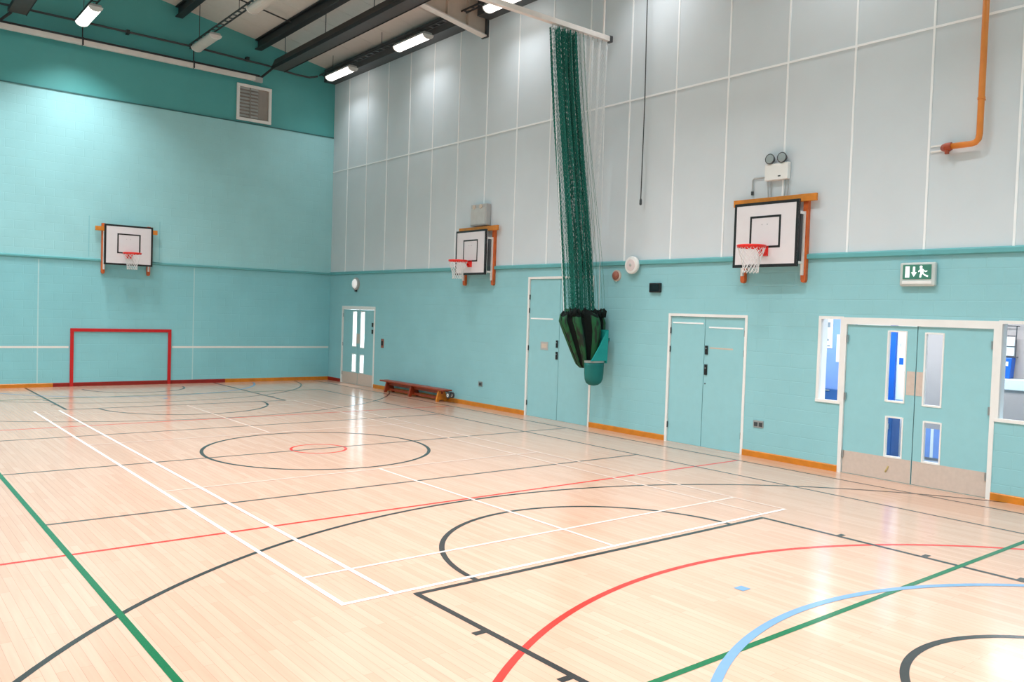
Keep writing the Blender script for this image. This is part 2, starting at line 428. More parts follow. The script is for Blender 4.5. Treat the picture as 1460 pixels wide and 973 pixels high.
# ------------------------------------------------------------------ doors
def door(n, key, label, seam, lites=None, kick=None, frame_w=.055, head=.06, depth=.02):
    a, b, h = DOORS[key]
    root = thing('door_%d' % n, label, 'door', (0, -a, 0), RW, kind='structure')
    W = b - a
    f = MB()
    f.box(0, frame_w, -.012, WT, 0, h); f.box(W - frame_w, W, -.012, WT, 0, h); f.box(frame_w, W - frame_w, -.012, WT, h - head, h)
    f.build('door_frame', M['white_paint'], root)
    th = MB(); th.box(frame_w, W - frame_w, .0, WT, -.02, .004); th.build('threshold', M['steel_beige'], root)
    s = seam - a
    sl = MB(); sl.box(s - .02, s + .02, depth + .02, depth + .05, .01, h - head); sl.build('seam_shade_strip', M['black_plastic'], root)  # dark strip added behind the leaf gap so the seam reads shaded
    leaves = []
    for i, (x0, x1) in enumerate(((frame_w + .004, s - .006), (s + .006, W - frame_w - .004))):
        l = MB(); hl = []
        if lites:
            for lx0, lx1, lz0, lz1 in lites[i]:
                hl.append((lx0 - a, lx1 - a, lz0, lz1))
        holed(l, x0, x1, .008, h - head - .004, depth, depth + .045, hl)
        leaf = l.build('door_leaf', M['teal_door'], root)
        leaves.append((leaf, x0, x1))
        for q in hl:
            g = MB(); B = .014
            g.box(q[0] - .008, q[0] + B, depth - .008, depth + .05, q[2] - .008, q[3] + .008)
            g.box(q[1] - B, q[1] + .008, depth - .008, depth + .05, q[2] - .008, q[3] + .008)
            g.box(q[0] + B, q[1] - B, depth - .008, depth + .05, q[2] - .012, q[2] + B)
            g.box(q[0] + B, q[1] - B, depth - .008, depth + .05, q[3] - B, q[3] + .012)
            g.build('glazing_bead', M['white_paint'], leaf)
            g = MB(); g.box(q[0] + B - .004, q[1] - B + .004, depth + .018, depth + .024, q[2] + B - .004, q[3] - B + .004)
            g.build('glass_pane', M['glass'], leaf)
        if kick:
            g = MB(); g.box(x0 + .004, x1 - .004, depth - .003, depth, .012, kick); g.build('kick_plate', M['steel_plate'], leaf)
    return root, leaves, a, depth
def on_leaf(leaf, name, m, x0, x1, y0, y1, z0, z1, bevel=0):
    g = MB(); g.box(x0, x1, y0, y1, z0, z1); return g.build(name, m, leaf, bevel=bevel)
def hinges(root, W, zs, fw, m):
    for x in (fw - .008, W - fw - .012):
        for z in zs:
            g = MB(); g.tube([(x + .01, .004, z - .055), (x + .01, .004, z + .055)], .014, 8); g.build('hinge', m, root)

# glazed main doors
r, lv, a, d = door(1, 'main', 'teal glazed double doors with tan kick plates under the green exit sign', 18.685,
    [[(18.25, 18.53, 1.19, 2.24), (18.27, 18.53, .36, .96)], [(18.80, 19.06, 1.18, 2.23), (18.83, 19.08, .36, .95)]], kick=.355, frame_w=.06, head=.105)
on_leaf(lv[0][0], 'push_plate', M['steel_plate'], 18.555 - a, 18.675 - a, d - .004, d, 1.31, 1.66)
on_leaf(lv[1][0], 'push_plate', M['steel_plate'], 18.695 - a, 18.79 - a, d - .004, d, 1.31, 1.66)
g = MB(); g.tube([(18.30 - a, d - .003, .13), (18.32 - a, d - .012, .16), (18.345 - a, d - .003, .22)], .012, 6)
g.build('scuff_tape', mat('worn_yellow_tape', (196, 176, 120), .6), lv[0][0])
hinges(r, 19.78 - 17.54, (.3, 1.2, 2.1), .075, M['chrome'])
# plain store cupboard doors
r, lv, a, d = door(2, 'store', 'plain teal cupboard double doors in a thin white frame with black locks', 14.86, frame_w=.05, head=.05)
on_leaf(lv[0][0], 'rail_strip', M['white_strip'], 14.11 - a, 14.82 - a, d - .006, d, 2.235, 2.262)
on_leaf(lv[1][0], 'rail_strip', M['white_strip'], 14.95 - a, 15.68 - a, d - .006, d, 2.17, 2.197)
on_leaf(lv[1][0], 'tape_strip', M['steel_beige'], 14.98 - a, 15.48 - a, d - .002, d, 1.80, 1.825)
for z0, z1 in ((1.69, 1.85), (1.32, 1.51)):
    k = on_leaf(lv[1][0], 'lock_case', M['black_plastic'], 14.885 - a, 14.945 - a, d - .02, d, z0, z1, .004)
    g = MB(); g.lathe_y([(.012, d - .03), (.012, d - .02)], 14.915 - a, (z0 + z1) / 2 + .03, 10); g.build('key_cylinder', M['chrome'], k)
g = MB(); g.lathe_y([(.014, d - .006), (.014, d)], 14.905 - a, 1.16, 10); g.build('keyhole', M['dark_metal'], lv[1][0])
hinges(r, 15.78 - 14.02, (.32, 1.75, 2.1), .05, M['dark_metal'])
# tall doors behind the divider net
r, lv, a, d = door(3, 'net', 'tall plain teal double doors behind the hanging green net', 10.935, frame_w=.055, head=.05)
on_leaf(lv[0][0], 'rail_strip', M['white_strip'], 9.96 - a, 10.72 - a, d - .006, d, 2.205, 2.235)
k = on_leaf(lv[0][0], 'sign_plate', M['grey_plastic'], 10.33 - a, 10.58 - a, d - .006, d, 1.53, 1.71)
on_leaf(k, 'plate_inset', M['steel_beige'], 10.37 - a, 10.54 - a, d - .009, d - .006, 1.57, 1.67)
for z0, z1 in ((1.60, 1.76), (1.34, 1.51)):
    k = on_leaf(lv[0][0], 'lock_case', M['black_plastic'], 10.85 - a, 10.91 - a, d - .02, d, z0, z1, .004)
    g = MB(); g.lathe_y([(.012, d - .03), (.012, d - .02)], 10.88 - a, (z0 + z1) / 2 + .03, 10); g.build('key_cylinder', M['chrome'], k)
hinges(r, 11.98 - 9.86, (.3, 1.55, 2.4, 2.7), .055, M['dark_metal'])
# far glazed doors by the corner
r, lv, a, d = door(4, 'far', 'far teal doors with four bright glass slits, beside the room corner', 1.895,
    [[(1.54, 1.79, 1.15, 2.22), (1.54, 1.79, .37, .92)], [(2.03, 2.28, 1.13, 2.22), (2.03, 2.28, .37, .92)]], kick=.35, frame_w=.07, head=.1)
on_leaf(lv[0][0], 'push_plate', M['steel_plate'], 1.80 - a, 1.885 - a, d - .004, d, 1.25, 1.55)
on_leaf(lv[1][0], 'push_plate', M['steel_plate'], 1.905 - a, 1.99 - a, d - .004, d, 1.25, 1.55)
for z0, z1 in ((1.78, 1.90), (1.58, 1.70)):
    on_leaf(lv[1][0], 'lock_case', M['black_plastic'], 2.72 - a, 2.80 - a, d - .02, d, z0, z1, .004)
hinges(r, 2.93 - .86, (.3, 1.2, 2.1), .07, M['chrome'])

# side windows of the main doors
def window(n, x0, x1, z0, z1, label, fw=.045, fl=True, fr=True):
    root = thing('window_%d' % n, label, 'window', (0, -x0, z0), RW, kind='structure')
    W, H = x1 - x0, z1 - z0
    f = MB()
    f.box(0, W, -.012, .05, H - fw, H); f.box(0, W, -.02, .05, 0, fw)
    if fl: f.box(0, fw, -.012, .05, fw, H - fw)
    if fr: f.box(W - fw, W, -.012, .05, fw, H - fw)
    f.build('window_frame', M['white_paint'], root)
    f = MB()                                    # white reveal lining
    f.box(0, W, .05, WT, H - .015, H); f.box(0, W, .05, WT + .02, 0, .02)
    f.box(0, .012, .05, WT, .02, H - .015); f.box(W - .012, W, .05, WT, .02, H - .015)
    f.build('window_reveal', M['white_wall'], root)
    g = MB(); g.box(.02, W - .02, .02, .026, fw - .01, H - fw + .01); g.build('glass_pane', M['glass'], root)
window(1, 17.12, 17.54, 1.07, 2.44, 'narrow white framed side window between cupboard doors and glazed double doors')
window(2, 19.78, 20.75, 1.07, 2.44, 'wide white framed side window beyond the glazed double doors')

# ------------------------------------------------------------------ corridor behind the main doors
b = MB(); b.box(WT, 3.0, -23, -14.3, -.1, 0)
tag(b.build('floor_corridor', mat('grey_vinyl', (176, 186, 200), .35, var=.03)), 'grey vinyl corridor floor behind the glazed doors', 'floor', kind='structure')
b = MB(); b.box(WT, 3.0, -23, -14.3, 2.9, 3.0)
tag(b.build('ceiling_corridor', M['white_wall']), 'white corridor ceiling behind the glazed doors', 'ceiling', kind='structure')
b = MB(); b.box(2.6, 2.8, -17.5, -14.3, 0, 2.9, 0); b.box(2.6, 2.8, -23, -17.5, 0, 2.9, 1)
b.box(WT, 2.6, -14.3, -14.15, 0, 2.9, 0); b.box(WT, 2.6, -23.15, -23, 0, 2.9, 0)
tag(b.build('wall_corridor', [M['white_wall'], M['grey_wall']]), 'white and warm grey corridor wall seen through the glazing', 'wall', kind='structure')
# blue door leaf in the corridor
r = thing('door_5', 'pale blue corridor door seen through the narrow side window', 'door', (2.58, -15.75, 0), RW, kind='structure')
b = MB(); b.box(0, .62, -.03, 0, 0, 2.6); b.build('door_leaf', M['blue_pale'], r)
b = MB(); b.tube([(.06, -.03, 1.05), (.06, -.08, 1.05), (.16, -.08, 1.05)], .012, 8); b.build('door_handle', M['chrome'], r)
r = thing('notice', 'white notice with grey print beside pale blue door in the corridor', 'notice', (2.58, -15.66, 1.85), RW)
b = MB(); b.box(0, .24, -.042, -.032, 0, .6); b.build('sheet', M['paper'], r)
for q in ((.1, .19, .40, .5), (.1, .17, .14, .18), (.08, .2, .035, .06)):
    b = MB(); b.box(q[0], q[1], -.044, -.042, q[2], q[3]); b.build('print_block', M['ink'], r)
b = MB(); b.box(0, .2, -.036, -.031, 0, .52)
tag(b.build('paper_sheet', M['paper'], loc=(2.58, -15.99, 1.6), rot=RW), 'blank white sheet on the pale blue corridor door', 'paper')
# chair
r = thing('plastic_chair', 'dark blue plastic chair against pale blue corridor door', 'chair', (2.25, -16.0, 0), RW)
b = MB(); b.prism_x([(-.2, .44), (.2, .46), (.22, .49), (-.2, .475)], -.2, .2); b.build('seat', M['blue_dark'], r, bevel=.01)
b = MB(); b.prism_x([(.2, .6), (.26, 1.08), (.285, 1.08), (.225, .6)], -.2, .2); b.build('backrest', M['blue_dark'], r, bevel=.01)
for sx in (-.18, .18):
    b = MB(); b.tube([(sx, -.17, .45), (sx, -.2, 0)], .011, 8); b.build('leg', M['chrome'], r)
    b = MB(); b.tube([(sx, .25, .9), (sx, .19, .46), (sx, .22, 0)], .011, 8); b.build('leg', M['chrome'], r)
# blue post, poster, cabinet, rack, box, counter
b = MB(); b.box(0, .11, -.06, -.001, 0, 2.89)
tag(b.build('door_post', M['blue'], loc=(2.6, -17.02, 0), rot=RW), 'strong blue post seen through the first glazed door leaf', 'post')
r = thing('poster', 'white poster with small blue square beside the strong blue post', 'poster', (2.6, -17.15, 1.0), RW)
b = MB(); b.box(0, .22, -.012, -.002, 0, 1.25); b.build('sheet', M['paper'], r)
b = MB(); b.box(.03, .11, -.014, -.012, .63, .75); b.build('blue_square', M['blue'], r)
b = MB(); b.tube([(.06 + .03 * math.cos(t / 3), -.0125, .98 + .05 * math.sin(t / 2)) for t in range(0, 40, 2)], .003, 4); b.build('drawing', M['ink'], r)
r = thing('low_cabinet', 'slate blue low cabinet behind the lower door glass', 'cabinet', (2.18, -16.95, 0), RW)
b = MB(); b.box(0, .36, 0, .28, 0, .84); b.build('body', M['blue_dark'], r, bevel=.006)
b = MB(); b.box(-.01, .37, -.01, .28, .84, .87); b.build('top', M['blue'], r)
b = MB(); b.box(.01, .35, -.018, 0, .06, .82); dd = b.build('cabinet_door', M['blue_dark'], r)
b = MB(); b.tube([(.31, -.03, .5), (.31, -.03, .6)], .008, 6); b.build('handle', M['chrome'], dd)
r = thing('wall_panel', 'pale blue and white panel low on the corridor wall', 'panel', (2.6, -17.6, 0), RW)
b = MB(); b.box(0, .46, -.02, -.001, .05, .55); b.build('panel_face', M['blue_pale'], r)
b = MB(); b.box(.2, .25, -.026, -.02, .05, .55); b.build('white_divider', M['white_paint'], r)
r = thing('wire_rack', 'dark wire rack on the wall beyond the wide side window', 'rack', (2.6, -18.8, 1.88), RW)
b = MB()
for z in (0, .17, .34, .5): b.tube([(0, -.1, z), (.3, -.1, z)], .008, 6)
for x in (0, .3): b.tube([(x, -.1, 0), (x, -.1, .5)], .008, 6)
for x in (0, .3):
    for z in (0, .5): b.tube([(x, -.1, z), (x, 0, z)], .008, 6)
b.build('frame', M['dark_metal'], r)
b = MB(); b.box(.02, .27, -.09, -.06, .02, .32); b.build('leaflets', M['paper'], r)
r = thing('storage_tub', 'strong blue tub with white label under the dark wire rack', 'tub', (2.6, -18.8, 1.535), RW)
b = MB(); b.prism_y([(.02, 0), (.26, 0), (.28, .33), (0, .33)], -.18, -.02); b.build('tub_body', M['blue'], r, bevel=.01)
b = MB(); b.box(.05, .23, -.186, -.18, .2, .27); b.build('white_label', M['paper'], r)
r = thing('counter', 'pale topped serving counter beyond the wide side window', 'counter', (2.6, -18.4, 0), RW)
b = MB(); b.box(0, 3.2, -.3, -.001, 0, 1.36); b.build('counter_body', M['grey_wall'], r)
b = MB(); b.box(-.02, 3.22, -.33, -.001, 1.36, 1.53); b.build('worktop', M['counter'], r, bevel=.008)
# lobby behind the far doors
b = MB(); b.box(WT, 1.9, -4.2, .25, -.1, 0)
tag(b.build('floor_lobby', mat('pale_vinyl', (214, 214, 210), .4)), 'pale lobby floor behind the far doors', 'floor', kind='structure')
b = MB(); b.box(1.9, 2.0, -4.2, .25, 0, 2.8); b.box(WT, 1.9, .25, .35, 0, 2.8); b.box(WT, 1.9, -4.3, -4.2, 0, 2.8); b.box(WT, 1.9, -4.2, .25, 2.8, 2.9)
tag(b.build('wall_lobby', M['white_wall']), 'white lobby walls behind the far doors', 'wall', kind='structure')
# cupboard backs, coloured near-black to put shade in the door gaps
for nm, key, lb in (('wall_store', 'store', 'plain cupboard back, blackened so the door gap looks shaded'), ('wall_tall', 'net', 'tall cupboard back, blackened so the door gap looks shaded')):
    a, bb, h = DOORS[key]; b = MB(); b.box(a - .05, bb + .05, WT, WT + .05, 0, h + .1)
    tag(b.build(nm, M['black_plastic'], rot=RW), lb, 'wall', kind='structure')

# ------------------------------------------------------------------ steelwork under the roof
def steel_along_y(name, x, w, h, y0, y1, m, label, cat='purlin', ztop=None, group=None):
    zt = roof(x) - .005 if ztop is None else ztop
    b = MB(); t = .03
    b.box(x - w / 2, x + w / 2, y0, y1, zt - t, zt); b.box(x - w / 2, x + w / 2, y0, y1, zt - h, zt - h + t)
    b.box(x - .02, x + .02, y0, y1, zt - h + t, zt - t)
    o = b.build(name, m); return tag(o, label, cat, group)
steel_along_y('roof_purlin', -2.55, .2, .3, -26.5, -.02, M['black_steel'], 'black roof purlin, second from the eaves beam over the grey panels')
steel_along_y('roof_purlin', -4.85, .2, .3, -26.5, -.02, M['black_steel'], 'black roof purlin above the unlit lamp row')
b = MB(); b.box(-.4, -.02, -7.8, -.02, 9.38, 9.76)
tag(b.build('eaves_beam', M['dark_metal']), 'broad dark eaves beam along the top of the grey panels', 'beam')
b = MB(); b.box(-.4, -.02, -26.5, -8.1, 9.38, 9.76)
tag(b.build('eaves_beam', M['dark_metal']), 'dark eaves beam on the near side of the white rafter', 'beam')
b = MB()
b.tube([(-4.75, -2.6, roof(-4.75) - .17), (-2.65, -2.6, roof(-2.65) - .17)], .02, 6)
tag(b.build('sag_bar', M['black_steel']), 'thin black bar bridging the two roof purlins', 'bar')
# rafter
r = thing('roof_rafter', 'beige steel roof rafter with a white bottom flange', 'rafter', (0, -7.95, 0))
zb = lambda x: 8.99 + SL * -x
xe = -6.85
b = MB(); b.prism_y([(-.02, zb(-.02) + .03), (xe, zb(xe) + .03), (xe, roof(xe) - .02), (-.02, roof(-.02) - .02)], -.012, .012); b.build('web', M['steel_beige'], r)
b = MB(); b.prism_y([(-.02, zb(-.02)), (xe, zb(xe)), (xe, zb(xe) + .03), (-.02, zb(-.02) + .03)], -.1, .1); b.build('bottom_flange', M['steel_pale'], r)
b = MB(); b.prism_y([(-.02, roof(-.02) - .03), (xe, roof(xe) - .03), (xe, roof(xe) - .005), (-.02, roof(-.02) - .005)], -.1, .1); b.build('top_flange', M['steel_pale'], r)
b = MB(); b.box(-.06, -.02, -.12, .12, 8.98, 9.74); b.build('end_plate', M['dark_metal'], r)
for x in (-.6, -1.2):
    b = MB(); b.box(x - .01, x + .01, -.1, .1, zb(x) + .03, roof(x) - .03); b.build('stiffener', M['steel_beige'], r)
# heater beams: a dark hood with hangers
def heater(x, y0, y1, label):
    r = thing('radiant_heater', label, 'heater', (x, y0, 9.28), group='radiant heaters')
    L = y1 - y0
    b = MB(); b.prism_y([(-.2, 0), (.2, 0), (.2, .06), (.1, .3), (-.1, .3), (-.2, .06)], 0, L, 0); b.build('hood', M['brown_steel'], r)
    for e in (-.2, .2):
        b = MB(); b.box(e - .005, e + .005, 0, L, -.02, .08); b.build('edge_rail', M['black_steel'], r)
    b = MB(); b.tube([(-.1, 0, .08), (-.1, .25, .06), (-.35, .32, -.2), (-.5, .33, -.28)], .035, 8); b.build('end_pipe', M['black_steel'], r)
    k = int(abs(L) // 2.6)
    for i in range(k + 1):
        y = -.5 - 2.6 * i
        b = MB(); b.tube([(0, y, .3), (0, y, roof(x) - 9.28)], .011, 6); b.build('hanger_rod', M['dark_metal'], r)
    return r
heater(-2.15, -.55, -14.5, 'long dark heater hood running from end wall above the teal corner')
heater(-8.85, -.55, -14.5, 'long dark heater hood high over the red goal side of the hall')
# white bar across the end wall with dark cap and hangers
r = thing('ceiling_bar', 'long white bar with dark cap hung across the top of the end wall', 'bar', (0, -.25, 8.98))
b = MB(); b.box(-11.0, -2.72, -.06, .06, -.06, .07); b.build('white_channel', M['steel_pale'], r, bevel=.008)
b = MB(); b.box(-11.0, -2.6, -.065, .065, .07, .12); b.build('dark_cap', M['black_steel'], r)
for x in (-10.2, -7.33, -4.5):
    b = MB(); b.tube([(x, 0, .5), (x, 0, -.07)], .016, 6); b.box(x - .02, x + .02, -.075, -.06, -.07, .13); b.build('hanger', M['black_steel'], r)
b = MB(); b.box(-2.75, -2.5, -.05, .05, -.08, .06); b.build('end_bracket', M['grey_plastic'], r)
# conduit along the end wall
r = thing('cable_conduit', 'dark conduit across the end wall above the white bar', 'conduit', (0, -.12, 9.52))
b = MB(); b.tube([(-11.0, 0, .04), (-4.5, 0, .03), (-2.3, 0, -.04), (-1.4, 0, -.12), (-.95, 0, -.12), (-.8, -.26, -.11)], .03, 8); b.build('pipe', M['dark_metal'], r, smooth=True)
for x in (-10.2, -7.33, -6.2, -4.5, -2.9):
    b = MB(); b.box(x - .04, x + .04, -.04, .115, -.02, .085); b.build('pipe_clip', M['black_steel'], r)

# ------------------------------------------------------------------ lights
def light_proto(lit, power):
    r = thing('ceiling_light', 'x', 'light', (0, 0, 0), 0, 'ceiling lights')
    L, w = 1.45, .15
    b = MB(); b.prism_y([(-w, .05), (w, .05), (w * .8, .12), (-w * .8, .12)], -L / 2, L / 2); b.build('housing', M['grey_plastic'], r, bevel=.01)
    prof = [(-w, .05)] + [(-w * math.cos(t * PI / 8), .05 - .10 * math.sin(t * PI / 8)) for t in range(1, 8)] + [(w, .05)]
    b = MB(); b.prism_y(prof, -L / 2 + .02, L / 2 - .02); b.build('diffuser', M['lamp_lit'] if lit else M['lamp_off'], r, smooth=False)
    for s in (-1, 1):
        b = MB(); b.prism_y([(-w - .01, .06)] + [(-(w + .01) * math.cos(t * PI / 8), .05 - .11 * math.sin(t * PI / 8)) for t in range(0, 9)] + [(w + .01, .06)], s * L / 2 - .02, s * L / 2 + .01)
        b.build('end_cap', M['steel_pale'] if not lit else M['white_plastic'], r)
    for yy in (-.5, .5):
        b = MB(); b.tube([(0, yy, .12), (0, yy, .2)], .012, 6); b.build('bracket', M['black_steel'], r)
    if lit:
        ld = bpy.data.lights.new('lamp', 'AREA'); ld.shape = 'RECTANGLE'; ld.size = .26; ld.size_y = 1.35
        ld.energy = power; ld.spread = SPREAD; ld.color = (.965, .985, 1)
        lo = bpy.data.objects.new('lamp', ld); COL.objects.link(lo); lo.parent = r; lo.location = (0, 0, -.07)
    return r
LAMP, SPREAD = 75, math.radians(118)
ZL = 9.22
ROWS = [(-.70, 'row beside grey panels', 'LLLLLLL'), (-4.66, 'second row from grey panels', 'UULLLLL'), (-7.5, 'row over hall middle', 'LLLLLLL'), (-11.4, 'row along far side wall', 'LLLLLLL')]
ORD = ['first', 'second', 'third', 'fourth', 'fifth', 'sixth', 'seventh']
protos = {}
for x, rn, pat in ROWS:
    for k, c in enumerate(pat):
        y = -1.75 - 3.95 * k
        if y < YF + .8: continue
        lab = '%s tube light, %s from end wall in %s' % ('glowing' if c == 'L' else 'unlit', ORD[k], rn)
        if c == 'L' and x > -1: c = 'W'            # row close to the wall dimmed to soften its pools on the panels
        if c not in protos:
            protos[c] = light_proto(c != 'U', LAMP * (.15 if c == 'W' else 1.12)); protos[c].location = (x, y, ZL); protos[c]['label'] = lab
        else:
            dup(protos[c], (x, y, ZL), 0, lab)
for x, rn, pat in ROWS:
    r = thing('cable_tray', 'slim dark cable tray carrying lamp ' + rn, 'cable tray', (x, 0, ZL + .2))
    y1 = -25.8
    for s in (-.07, .07):
        b = MB(); b.box(s - .012, s + .012, y1, -.45, 0, .035); b.build('side_rail', M['black_steel'], r)
    b = MB(); n = int((-y1 - .4) / .3)
    for i in range(n):
        b.box(-.06, .06, -.55 - .3 * i - .03, -.55 - .3 * i + .03, .004, .02)
    b.build('rungs', M['dark_metal'], r)
    for i in range(9):
        y = -1.2 - 2.9 * i
        b = MB(); b.tube([(0, y, .02), (0, y, roof(x) - ZL - .2 + .01)], .009, 6); b.build('hanger_rod', M['dark_metal'], r)
# corridor and lobby light fittings
for nm, loc, sx, sy, e, lb in (('corridor_light', (1.5, -17.6, 2.86), .6, 5.5, 105, 'flat white light panel on the corridor ceiling'), ('lobby_light', (1.1, -1.9, 2.76), .6, 2.4, 130, 'flat white light panel on the lobby ceiling')):
    r = thing(nm, lb, 'light', loc)
    b = MB(); b.box(-sx / 2 - .03, sx / 2 + .03, -sy / 2 - .03, sy / 2 + .03, .0, .035); b.build('frame', M['white_plastic'], r)
    ld = bpy.data.lights.new('lamp', 'AREA'); ld.shape = 'RECTANGLE'; ld.size = sx; ld.size_y = sy; ld.energy = e; ld.color = (.94, .97, 1)
    lo = bpy.data.objects.new('lamp', ld); COL.objects.link(lo); lo.parent = r; lo.location = (0, 0, -.01)

# ------------------------------------------------------------------ basketball goals
def hoop(loc, rot, label, rail_z):
    """origin on the wall, at the foot of the timber uprights; local y points into the wall"""
    r = thing('basketball_goal', label, 'basketball hoop', loc, rot, 'basketball goals')
    for x in (-.58, .58):
        b = MB(); b.prism_y([(x - .045, .05), (x - .032, .015), (x, 0), (x + .032, .015), (x + .045, .05), (x + .045, 1.36), (x - .045, 1.36)], -.075, -.002); b.build('upright', M['timber_mid'], r, bevel=.006)
    b = MB(); b.box(-.79, .79, -.12, -.075, rail_z - .06, rail_z + .06); b.build('top_rail', M['timber'], r, bevel=.006)
    for x in (-.572, .572):
        f = MB()
        f.box(x - .02, x + .02, -.115, -.076, .12, 1.15); f.box(x - .02, x + .02, -.29, -.25, .26, 1.3)
        f.box(x - .016, x + .016, -.26, -.1, .30, .34); f.box(x - .016, x + .016, -.26, -.1, 1.1, 1.14)
        fr = f.build('side_frame', M['white_paint'], r)
        s = MB(); s.box(x - .012, x + .012, -.21, -.15, .34, 1.1); s.build('strut', M['dark_metal'], fr)
    W, H, Z = .61, 1.07, .255
    b = MB(); b.box(-W, W, -.318, -.276, Z, Z + H, 0)
    e = .044
    for a in ((-W, W, Z, Z + e), (-W, W, Z + H - e, Z + H), (-W, -W + e, Z + e, Z + H - e), (W - e, W, Z + e, Z + H - e)):
        b.box(a[0], a[1], -.3195, -.3179, a[2], a[3], 1)
    b.box(-W - .004, W + .004, -.317, -.277, Z - .004, Z, 1); b.box(-W - .004, W + .004, -.317, -.277, Z + H, Z + H + .004, 1)
    b.box(-W - .004, -W, -.317, -.277, Z, Z + H, 1); b.box(W, W + .004, -.317, -.277, Z, Z + H, 1)
    q0, q1, p0, p1 = -.295, .295, Z + .31, Z + .845; e = .036
    for a in ((q0, q1, p0, p0 + e), (q0, q1, p1 - e, p1), (q0, q0 + e, p0 + e, p1 - e), (q1 - e, q1, p0 + e, p1 - e)):
        b.box(a[0], a[1], -.3195, -.3179, a[2], a[3], 1)
    bd = b.build('backboard', [M['board'], M['board_black']], r)
    for x in (-.06, .04):
        g = MB(); g.lathe_y([(.01, -.323), (.01, -.318)], x, Z + .70, 8); g.build('bolt', M['grey_plastic'], bd)
    rz = .575; rc = -.67; R = .222
    g = MB()
    g.tube([(R * math.cos(2 * PI * i / 40), rc + R * math.sin(2 * PI * i / 40), rz) for i in range(40)], .014, 8, closed=True)
    g.rings([[(q * math.cos(2 * PI * i / 40), rc + q * math.sin(2 * PI * i / 40), rz + dz) for i in range(40)] for q, dz in ((R + .004, -.012), (R + .004, -.034), (R - .002, -.034), (R - .002, -.012))], cap=False)
    ring = g.build('ring', M['ring_red'], r, smooth=True)
    g = MB(); g.box(-.08, .08, -.335, -.319, rz - .14, rz + .02); g.prism_x([(-.33, rz + .01), (-.455, rz + .008), (-.455, rz - .03), (-.40, rz - .06), (-.33, rz - .13)], -.07, -.045)
    g.prism_x([(-.33, rz + .01), (-.455, rz + .008), (-.455, rz - .03), (-.40, rz - .06), (-.33, rz - .13)], .045, .07); g.box(-.07, .07, -.46, -.33, rz - .008, rz + .01)
    g.build('ring_bracket', M['ring_red'], r)
    g = MB(); n = 14; lev = 8
    prof = [(0, .222), (.1, .19), (.2, .155), (.3, .13), (.42, .125)]
    def rad(t):
        for (a, ra), (c, rb) in zip(prof, prof[1:]):
            if t <= c: return ra + (rb - ra) * (t - a) / (c - a)
        return prof[-1][1]
    for s in (-1, 1):
        for i in range(n):
            pth = []
            for k in range(lev * 2 + 1):
                t = .42 * k / (lev * 2); an = 2 * PI * (i + s * .5 * k / 2) / n
                pth.append((rad(t) * math.cos(an), rc + rad(t) * math.sin(an), rz - .02 - t))
            g.tube(pth, .0048, 4)
    g.build('net', M['white_cord'], r)
    return r
hoop((0, -16.26, 2.97), RW, 'large near basketball backboard on the long wall, beside the orange pipe', 1.37)
hoop((0, -8.0, 2.97), RW, 'smaller basketball backboard on the long wall beyond the green net', 1.37)
hoop((-6.13, 0, 3.02), 0, 'basketball backboard on the end wall above the red goal', 1.21)

# ------------------------------------------------------------------ red goal on the end wall
r = thing('wall_goal', 'red goal frame fixed flat on the teal end wall', 'goal', (-6.18, 0, 0))
for x in (-1.245, 1.245):
    b = MB(); b.box(x - .042, x + .042, -.04, -.001, .0, 1.46); b.build('goal_post', M['red_steel'], r, bevel=.006)
b = MB(); b.box(-1.287, 1.287, -.04, -.001, 1.46, 1.545); b.build('crossbar', M['red_steel'], r, bevel=.006)

# ------------------------------------------------------------------ air vent
r = thing('wall_vent', 'square white framed air grille high on the end wall', 'vent', (-2.64, 0, 7.76))
b = MB(); W, H, e = .53, 1.07, .085
b.box(-W, W, -.06, -.001, 0, e); b.box(-W, W, -.06, -.001, H - e, H); b.box(-W, -W + e, -.06, -.001, e, H - e); b.box(W - e, W, -.06, -.001, e, H - e)
b.build('frame', M['white_paint'], r, bevel=.008)
b = MB(); b.box(-W + e, W - e, -.008, -.002, e, H - e); b.build('backing', M['grille_dark'], r)
b = MB()
for i in range(9):
    z = e + .03 + i * .1
    b.prism_x([(-.045, z), (-.04, z + .006), (-.012, z + .062), (-.017, z + .06)], -W + e, .12)
b.build('louvre', M['grille'], r)
b = MB(); b.box(-.14, -.11, -.05, -.01, e, H - e); b.build('mullion', M['grille_dark'], r)

# ------------------------------------------------------------------ bench
r = thing('gym_bench', 'low red brown gym bench against the teal long wall', 'bench', (-.2, -5.45, 0), RW)
L = 1.6
b = MB(); b.box(-L, L, -.135, .135, .285, .325); b.build('seat_plank', M['timber_red'], r, bevel=.008)
b = MB(); b.box(-L + .28, L - .25, -.025, .025, .2, .284); b.build('under_rail', M['timber_red'], r)
for x in (-1.28, 0, 1.32):
    b = MB(); b.prism_x([(-.16, 0), (-.16, .05), (-.1, .285), (.1, .285), (.16, .05), (.16, 0), (.09, 0), (.06, .05), (-.06, .05), (-.09, 0)], x - .028, x + .028)
    b.build('leg', M['timber_red'] if x < 1 else M['timber'], r, bevel=.004)
b = MB(); b.box(-1.28, 1.3, -.02, .02, .05, .11); b.build('balance_beam', M['timber_red'], r)
b = MB(); b.box(1.56, 1.78, -.02, .02, .27, .285); b.build('wheel_bracket', M['dark_metal'], r)
